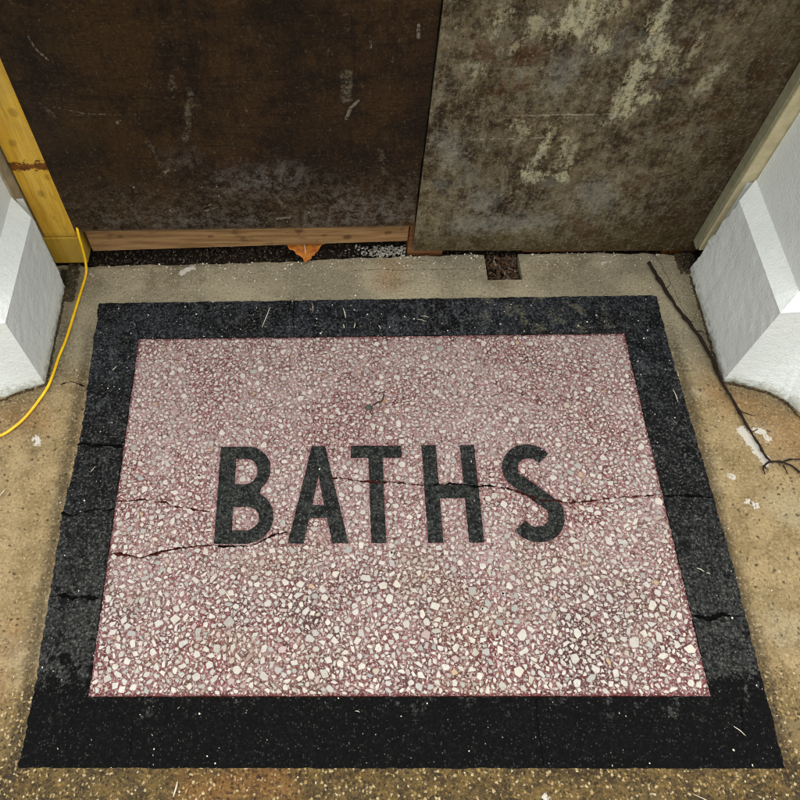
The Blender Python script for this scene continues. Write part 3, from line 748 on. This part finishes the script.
def pillar(side, lab):
    # profile measured in the opening: plinth face xf, wall face xw
    if side > 0: xf, xw, yp, yw, zt, zc, yb, path = .861, .8935, .863, .895, .268, .294, 1.150, [(.861,.863),(.885,.8585),(.9067,.8505),(.9301,.843),(.9501,.8349),(.969,.823),(.985,.8073),(.996,.788),(1.010,.765),(1.05,.74),(1.2,.72),(2.6,.70)]
    else: xf, xw, yp, yw, zt, zc, yb, path = -.6575, -.698, .872, .905, .252, .280, 1.152, [(-.6575,.872),(-.668,.868),(-.6807,.8636),(-.696,.8595),(-.7107,.8536),(-.7257,.847),(-.7417,.8386),(-.765,.828),(-.80,.82),(-.85,.812),(-1.1,.80),(-2.6,.79)]
    root = empty('wall_pillar', (xf+side*.3, 1.1, 0)); R0 = (xf+side*.3,1.1,0); tag(root, lab, 'wall')
    # wall above the plinth
    V = []
    for z in (zc-.012, 2.6): V += [(xw,yw,z),(side*2.6,yw,z),(side*2.6,1.187,z),(xw,1.187,z)]
    F = [(0,3,2,1),(4,5,6,7),(0,1,5,4),(2,3,7,6),(0,4,7,3),(1,2,6,5)]
    w = mesh('wall_face', V, F, PLAS, root, R0); bevel(w, .006, 3)
    V = []
    xo = xf+side*.034
    for z in (zt, 2.6): V += [(side*.76 if side<0 else .96,1.187,z),(side*2.6,1.187,z),(side*2.6,1.55,z),(side*.76 if side<0 else .96,1.55,z)]
    mesh('wall_core', V, [(0,3,2,1),(4,5,6,7),(0,1,5,4),(2,3,7,6),(0,4,7,3),(1,2,6,5)], PLAS, root, R0)
    # plinth: front skin flares to the ground along a curve, plain side, sloping top
    V, F = [], []
    xs_ = [p[0] for p in path]; NZ = 26
    P = []
    for k in range(len(path)-1):
        a, b = path[k], path[k+1]; c = 6 if k < 9 else 3
        for j in range(c): P.append((a[0]+(b[0]-a[0])*j/c, a[1]+(b[1]-a[1])*j/c))
    P.append(path[-1])
    for k in range(NZ+1):
        t = k/NZ; z = -.012 + (zt+.012)*t
        f = (1-t)**2.2
        for (x, y) in P:
            rb = nz(x,z,14,side*2)*.0006 + nz(x,z,70,side*2)*.0040*(t<.05) if x != P[0][0] else 0
            V.append((x, yp+(y-yp)*f+rb, z))
    n = len(P)
    for k in range(NZ):
        for i in range(n-1):
            a = k*n+i; F.append((a,a+1,a+n+1,a+n))
    # side face (towards the opening), ragged inner end
    base = len(V); NY = 24
    for k in range(NZ+1):
        t = k/NZ; z = -.012 + (zt+.012)*t
        ye = yb + (.022*(1-t) if side>0 else -.004) + nz(z,side,70,5)*.006 + nz(z,side,25,5)*.005
        y_0 = V[k*n][1]
        for j in range(NY+1):
            s = j/NY; y = y_0+(ye-y_0)*s
            V.append((xf + nz(y,z,40,7)*.0012*(0 if j==0 else 1) + (nz(y,z,60,17)*.004*(t<.04) if j else 0), y, z))
    for k in range(NZ):
        for j in range(NY):
            a = base+k*(NY+1)+j; F.append((a,a+NY+1,a+NY+2,a+1))
    # sloping top, mitred
    b2 = len(V); tb = base+NZ*(NY+1)
    yEnd = V[tb+NY][1]
    V += [(xf,yp,zt),(side*2.6,yp,zt),(side*2.6,yw,zc+.001),(xw,yw,zc+.001),(xf,yEnd,zt),(xw,yEnd+.035,zc+.001)]
    F += [(b2,b2+1,b2+2,b2+3),(b2,b2+3,b2+5,b2+4)]
    # inner end closed back to the frame
    V += [(xf,yEnd,zt),(xf,yb+(.015 if side>0 else -.012),-.012),(xf+side*.06,1.187,-.012),(xf+side*.06,1.187,zt),(xw+side*.03,1.187,zc)]
    c = len(V)-5; F += [(c,c+1,c+2,c+3),(b2+4,b2+5,c+3)]
    V += [(xf+side*.02,1.187,-.012),(side*2.6,1.187,-.012),(side*2.6,1.187,zc),(xf+side*.02,1.187,zc-.01)]
    c = len(V)-4; F += [(c,c+1,c+2,c+3)]
    p = mesh('plinth', V, F, PLAS, root, R0)
    for q in p.data.polygons: q.use_smooth = False
pillar(1, 'white rendered wall with projecting plinth on the right of the doorway')
pillar(-1, 'white rendered wall with projecting plinth on the left of the doorway')

# closed dark room behind the boards
V1, F1 = box(-.99,-.97,1.30,2.6,-.15,2.2); V2, F2 = box(1.05,1.07,1.30,2.6,-.15,2.2); V3, F3 = box(-.99,1.07,2.6,2.62,-.15,2.2)
V, F, MI = join([(V1,F1,0),(V2,F2,0),(V3,F3,0)])
o = mesh('room_wall', V, F, DARKIN, loc=(0,2,0)); tag(o, 'dark inner wall hidden behind the boards', 'wall', kind='structure')
V, F = box(-2.6,2.6,.905,2.62,2.605,3.2)
o = mesh('lintel_wall', V, F, PLAS, loc=(0,1.2,2.6)); tag(o, 'white rendered wall above the boarded doorway', 'wall', kind='structure')

# ------------------------------------------------------------------ cable
cp = [(-.606,1.262,.20),(-.6045,1.232,.15),(-.6035,1.2125,.115),(-.6045,1.2050,.075),(-.6075,1.196,.030),(-.6111,1.1784,.0055)] + [(x,y,.0050) for x,y in ((-.6163,1.118),(-.6224,1.0508),(-.6288,.9888),(-.6373,.9423),(-.6419,.9023),(-.6487,.8632),(-.6643,.8251),(-.6859,.7854),(-.7094,.7587),(-.7325,.7419),(-.79,.72),(-.90,.715),(-1.05,.74),(-1.3,.73))]
V, F = tube(spline(cp, 7), .0033, 12)
o = mesh('electric_cable', V, F, CAB, loc=(-.61,1.18,0), smooth=True); tag(o, 'thin yellow electric cable curving out from behind the yellow post across the concrete', 'cable')

# ------------------------------------------------------------------ dead branch
br = empty('fallen_branch', (.86,.9,0)); LB = (.86,.9,0)
tag(br, 'thin dark dead branch with forked tip lying on the concrete beside the right plinth', 'branch')
def twig(name, pts, r0, r1, seed, seg=8):
    P = spline(pts, 6); n = len(P)
    P = [p + Vector((nz(p.x,p.y,60,seed)*.0026+nz(p.x,p.y,170,seed)*.0010, nz(p.y,p.x,60,seed)*.0022, nz(p.x,p.y,50,seed+2)*.0015)) for p in P]
    R = [(r0+(r1-r0)*i/(n-1))*(1+.45*nz(i*.57,seed,1.3,2)+(.45 if i % 11 == 5 else 0)) for i in range(n)]
    V, F = tube(P, R, seg); return mesh(name, V, F, TWIG, br, LB, smooth=True)
twig('stem', [(.7648,1.1889,.010),(.781,1.1314,.009),(.796,1.0727,.009),(.8216,1.0048,.010),(.8424,.9421,.009),(.8565,.8511,.008),(.8695,.8012,.006),(.8819,.7456,.006),(.8939,.6988,.006),(.9033,.6668,.006)], .0044, .0022, 1, 10)
for i, (pts, r) in enumerate((([(.9033,.6668,.006),(.8892,.6535,.005),(.8874,.6401,.004)],.0022), ([(.8905,.6545,.005),(.8975,.6475,.004)],.0014), ([(.9033,.6668,.006),(.9273,.6644,.007),(.9471,.6552,.007),(.96,.644,.006),(1.01,.615,.004)],.0026),
        ([(.9273,.6644,.007),(.9478,.671,.009),(.9683,.6708,.01),(1.01,.678,.010)],.0020), ([(.93,.6599,.006),(.9342,.6397,.004)],.0014), ([(.7839,1.1119,.009),(.7900,1.1119,.013),(.7982,1.1184,.018)],.0015), ([(.8150,1.020,.009),(.8209,1.016,.013),(.8290,1.013,.012)],.0015),
        ([(.8290,.9880,.009),(.8380,.9850,.015),(.8460,.9820,.012)],.0016), ([(.8777,.784,.006),(.887,.776,.010),(.897,.7693,.012)],.0013), ([(.8877,.7361,.006),(.8965,.738,.011)],.0013), ([(.9480,.655,.007),(.9560,.640,.006)],.0012))):
    twig('twig', pts, r, r*.45, 4+i)

# ------------------------------------------------------------------ leaf under the batten
V, F = [], []; n = 12
A, B, C_, Dm = Vector((-.137,1.266,.022)), Vector((-.010,1.264,.018)), Vector((-.0682,1.2040,.007)), Vector((-.080,1.285,.02))
for i in range(n+1):
    for j in range(n+1):
        s, t = i/n, j/n
        p = (A*(1-s)+Dm*s)*(1-t) + (C_*(1-s)+B*s)*t
        eg = .35+.65*(min(s,1-s,t,1-t) < .02); p = p + Vector((nz(s,t,3,5)*.004+nz(s,t,9,7)*.007*eg, nz(s,t,4,6)*.004+nz(s,t,10,8)*.006*eg, math.sin(s*math.pi)*.004+abs(s-.5)*.006+nz(s,t,5,2)*.003))
        V.append(tuple(p))
for i in range(n):
    for j in range(n): a = i*(n+1)+j; F.append((a,a+1,a+n+2,a+n+1))
leaf = mesh('dry_leaf', V, F, LEAF, loc=(-.07,1.25,0), smooth=True); so = leaf.modifiers.new('t','SOLIDIFY'); so.thickness = .0006
tag(leaf, 'orange dry leaf poking out from under the pale timber batten', 'leaf')
V, F = tube(spline([(-.0735,1.268,.026),(-.071,1.245,.020),(-.068,1.222,.014)],4), [.0009]*9, 6); mesh('midrib', V, F, STRAW, leaf, (-.07,1.25,0))

# ------------------------------------------------------------------ small litter
def flake(cx, cy, cz, r, asp=.6, th=.0008, ang=None, tilt=.3, k=6):
    a = random.uniform(0, 6.28) if ang is None else ang
    R = Matrix.Rotation(a,3,'Z') @ Matrix.Rotation(random.uniform(-tilt,tilt),3,'X') @ Matrix.Rotation(random.uniform(-tilt,tilt),3,'Y')
    V, F = [], []
    rs = [random.uniform(.65,1) for _ in range(k)]
    for zz in (th/2, -th/2):
        for i in range(k):
            t = 2*math.pi*i/k; v = R @ Vector((math.cos(t)*r*rs[i], math.sin(t)*r*asp*rs[i], zz)); V.append((v.x+cx, v.y+cy, v.z+cz))
    F = [tuple(range(k)), tuple(range(2*k-1,k-1,-1))] + [(i,i+k,(i+1)%k+k,(i+1)%k) for i in range(k)]
    return V, F
# pod with stalk
pod = empty('seed_pod', (.08,.805,0)); LD = (.08,.805,0); tag(pod, 'tiny dark seed pod on a short stalk lying on the terrazzo above the letters', 'seed pod')
V, F = [], []
for i in range(9):
    t = i/8*math.pi
    for k in range(10): q = k/10*2*math.pi; V.append((.0735-.0085*math.cos(t), .8015+.0055*math.sin(t)*math.cos(q), .0075+.005*math.sin(t)*math.sin(q)))
for i in range(8):
    for k in range(10): F.append((i*10+k, i*10+(k+1)%10, (i+1)*10+(k+1)%10, (i+1)*10+k))
mesh('pod_body', V, F, simple('dark_green_pod', (34,44,38), (88,98,88), 260, .4), pod, LD, smooth=True)
V, F = tube(spline([(.079,.803,.008),(.090,.812,.009),(.103,.818,.006),(.106,.826,.005),(.1085,.836,.006)],5), [.0013]*21, 7); mesh('stalk', V, F, TWIG, pod, LD, smooth=True)
V, F = flake(.108,.820,.0035,.008,.5,.0008,.4,.1); mesh('husk', V, F, simple('tan_husk', (150,110,60), (180,140,84), 200), pod, LD)

# straws
straws = [((-.153,1.072),(-.170,1.016),.0016),((.022,1.068),(.027,1.040),.0022),((.021,1.022),(.023,1.012),.002),((.046,1.012),(.049,1.026),.002),((.104,1.018),(.108,1.008),.0018),((-.052,1.085),(-.05,1.06),.0010),
          ((.195,1.035),(.215,1.028),.0014),((.205,1.044),(.222,1.04),.0012),((-.705,.60),(-.692,.622),.0016),((-.52,.655),(-.512,.668),.0010),((-.507,.905),(-.499,.915),.0014),((.70,.445),(.712,.438),.0016),((.716,.436),(.722,.433),.0014),
          ((-.22,.405),(-.205,.385),.0018),((-.02,.42),(-.035,.408),.0016),((.10,.335),(.112,.328),.0014),((.03,.19),(.038,.188),.0012),((-.285,.055),(-.280,.078),.0024),((.60,.06),(.63,.045),.0012),((.695,.165),(.712,.150),.0014),((.355,.275),(.37,.262),.0014),((.745,.84),(.748,.81),.0014)]
for i, (a, b, r) in enumerate(straws):
    m_ = ((a[0]+b[0])/2, (a[1]+b[1])/2)
    V, F = tube([(a[0],a[1],.0040+r),(m_[0]+.0008,m_[1]+.0008,.0045+r),(b[0],b[1],.0036+r)], [r*.35,r*.62,r*.25], 6)
    o = mesh('straw', V, F, STRAW, loc=(m_[0],m_[1],.004)); tag(o, 'tiny pale scrap of straw lying on the doorstep or its inlay', 'straw', 'scraps of straw scattered on the floor')

# pale grit (paint flakes, sand) and dark crumbs
def scatter(name, mat, items, label, cat):
    parts = [flake(*a)+(0,) for a in items]; V, F, MI = join(parts)
    o = mesh(name, V, F, mat); tag(o, label, cat, kind='stuff'); return o
it = []
for _ in range(430):
    x = random.uniform(-.6,.85); y = random.betavariate(5,1.3)*1.13+.08 if random.random() < .6 else random.uniform(.05,1.2)
    if FX0 < x < FX1 and FY0 < y < FY1 and random.random() < .85: continue
    it.append((x, y, .0034, random.choice((.0010,.0013,.0018,.0026)), random.uniform(.4,1)))
for _ in range(260):
    x = random.uniform(-.6,.82); it.append((x, back_edge(x)-abs(random.gauss(0,.022))-.002, .0030, random.choice((.001,.0015,.002,.003)), random.uniform(.5,1)))
for _ in range(90): it.append((random.uniform(-1,.95), random.uniform(0,1.0), .003, random.choice((.001,.0014,.002)), .6))
it = [a for a in it if not (SX0-.004 < a[0] < SX1+.004 and a[1] > SY-.004) and not (a[0] < -.65 and a[1] > .83) and not (a[0] > .85 and a[1] > .8)]
scatter('pale_grit', PALE, it, 'pale paint flakes and grit scattered over the doorstep', 'grit')
it = []
def clod(x, y, z, r): 
    return (x, y, z, r, random.uniform(.5,1), r*random.uniform(.5,1.1), None, .8, 7)
for _ in range(2600):
    x = random.uniform(-.66,.93); it.append(clod(x, random.uniform(1.20,1.33), -.024+random.uniform(0,.010), random.uniform(.0015,.0045)))
for _ in range(300): it.append(clod(-.66+random.random()*.03, random.uniform(1.10,1.215), .001+random.random()*.003, random.uniform(.001,.004)))
for _ in range(160):
    x = random.uniform(.836,.878); y = random.uniform(1.16,1.22); it.append(clod(x, y, .001+random.random()*.004, random.uniform(.002,.005)))
scatter('soil_crumbs', SOILC, it, 'dark crumbs of soil filling the gap below the boards', 'soil crumbs')
it = []
for _ in range(260):
    x = random.gauss(.135,.04); 
    if x > .18 or x < -.02: continue
    it.append((x, random.uniform(1.232,1.262), -.010+random.uniform(0,.010), random.uniform(.0018,.0050), random.uniform(.4,.9), .001, None, .7, 6))
for _ in range(110): it.append((random.uniform(-.58,.18), random.uniform(1.222,1.26), -.012+random.uniform(0,.006), random.uniform(.001,.0022), .6, .001, None, .6, 5))
scatter('grey_rubble', simple('grey_rubble_stone', (128,124,112), (182,178,164), 90, .85), it, 'heap of pale grey rubble bits under the right end of the batten', 'rubble')
it = []
for _ in range(230):
    it.append((random.uniform(SX0+.006,SX1-.006), random.uniform(SY+.005,1.235), -.022+random.uniform(0,.014), random.uniform(.003,.010), random.uniform(.25,.7), .0015, random.gauss(2.0,.8), .6, 6))
scatter('bark_chips', BARK_CHIP, it, 'wet brown bark chips filling the short slot in the doorstep', 'bark chips')
# dark dirt line where plinths meet the slab
it = []
for side, path in ((1, [(.858,1.15),(.858,1.0),(.857,.872),(.858,.860),(.9067,.8465),(.9501,.8309),(.985,.8033),(1.0001,.7691),(1.05,.735)]), (-1, [(-.6545,1.14),(-.6545,1.0),(-.6545,.875),(-.655,.869),(-.6807,.8596),(-.7107,.8496),(-.7417,.8346),(-.80,.815),(-1.0,.80)])):
    P = rough_path(path, .0016, .003, False, side*3)
    for (x, y) in P:
        it.append((x+random.gauss(0,.0012), y+random.gauss(0,.0012), .0015+random.random()*.002, random.uniform(.0012,.0036), random.uniform(.5,1), .002, None, .5, 6))
scatter('dirt_line', SOILC, it, 'dark gritty dirt along the foot of both white plinths', 'dirt')
# flat black sheet painting the dark of the hole beside the right frame
V, F = [], []; k = 18
for i in range(k):
    t = 2*math.pi*i/k; rr = 1+.25*nz(math.cos(t),math.sin(t),2,4)
    V.append((.866+.022*rr*math.cos(t), 1.193+.036*rr*math.sin(t), .0035))
V.append((.866,1.193,.0045)); F = [(i,(i+1)%k,k) for i in range(k)]
tag(mesh('hole_shade', V, F, SOIL, loc=(.866,1.193,0)), 'black sheet painting the dark hole in the broken corner of the slab below the cream frame', 'dirt', kind='stuff')
crackm = rough_path([(-.6226,.8707),(-.5964,.8782),(-.5669,.8649)], .002, .004, False, 9)
V, F = [], []
for i, p in enumerate(crackm): w = .0011*(.4+abs(nz(p[0],p[1],80,2))*2); V += [(p[0],p[1]+w,.0024),(p[0],p[1]-w,.0024)]
for i in range(len(crackm)-1): F.append((2*i,2*i+1,2*i+3,2*i+2))
tag(mesh('pavement_crack', V, F, CR_BLK, loc=(-.595,.872,0)), 'short dark crack in the concrete left of the border', 'crack', kind='structure')

# ------------------------------------------------------------------ camera
cam = bpy.data.cameras.new('camera'); co = bpy.data.objects.new('camera', cam); COL.objects.link(co)
yaw, pit, rol = 0.0454749819628049, 0.5463040150650758, -0.049815507350895905
R = Matrix.Rotation(yaw,4,'Z') @ Matrix.Rotation(pit,4,'X') @ Matrix.Rotation(rol,4,'Z')
co.matrix_world = Matrix.Translation((0,0,1.55)) @ R
cam.sensor_fit = 'HORIZONTAL'; cam.sensor_width = 36; cam.lens = 36*789.0347/800
cam.shift_x = 84.046/800; cam.shift_y = -44.5935/800
cam.clip_start = .05; cam.clip_end = 1000
scene.camera = co

# ------------------------------------------------------------------ light
w = bpy.data.worlds.new('World'); scene.world = w; w.use_nodes = True
nt = w.node_tree; bg = nt.nodes['Background']
sky = nt.nodes.new('ShaderNodeTexSky'); sky.sky_type = 'NISHITA'; sky.sun_disc = False
EL, AZ = 89, 186        # sun behind the viewer's shoulder
sky.sun_elevation = math.radians(EL); sky.sun_rotation = math.radians(AZ); sky.air_density = 1.0; sky.dust_density = 9.0; sky.ozone_density = .6
hs = nt.nodes.new('ShaderNodeHueSaturation'); hs.inputs['Saturation'].default_value = .35
nt.links.new(sky.outputs[0], hs.inputs['Color']); nt.links.new(hs.outputs[0], bg.inputs[0]); bg.inputs[1].default_value = .075
sl = bpy.data.lights.new('sun', 'SUN'); sl.energy = 1.7; sl.angle = math.radians(172); sl.color = (1,.995,.975)
so = bpy.data.objects.new('sun', sl); COL.objects.link(so)
d = Vector((math.sin(math.radians(AZ))*math.cos(math.radians(EL)), math.cos(math.radians(AZ))*math.cos(math.radians(EL)), math.sin(math.radians(EL))))
so.rotation_euler = d.to_track_quat('Z','Y').to_euler(); so.location = (0,-3,4)
vs = scene.view_settings; vs.view_transform = 'Standard'; vs.look = 'None'; vs.exposure = 0.84; vs.gamma = 1; vs.use_curve_mapping = False
scene.render.engine = 'CYCLES'
scene.cycles.max_bounces = 5; scene.cycles.diffuse_bounces = 4; scene.cycles.glossy_bounces = 2; scene.cycles.filter_width = 1.1; scene.cycles.use_denoising = True; scene.cycles.adaptive_threshold = .02
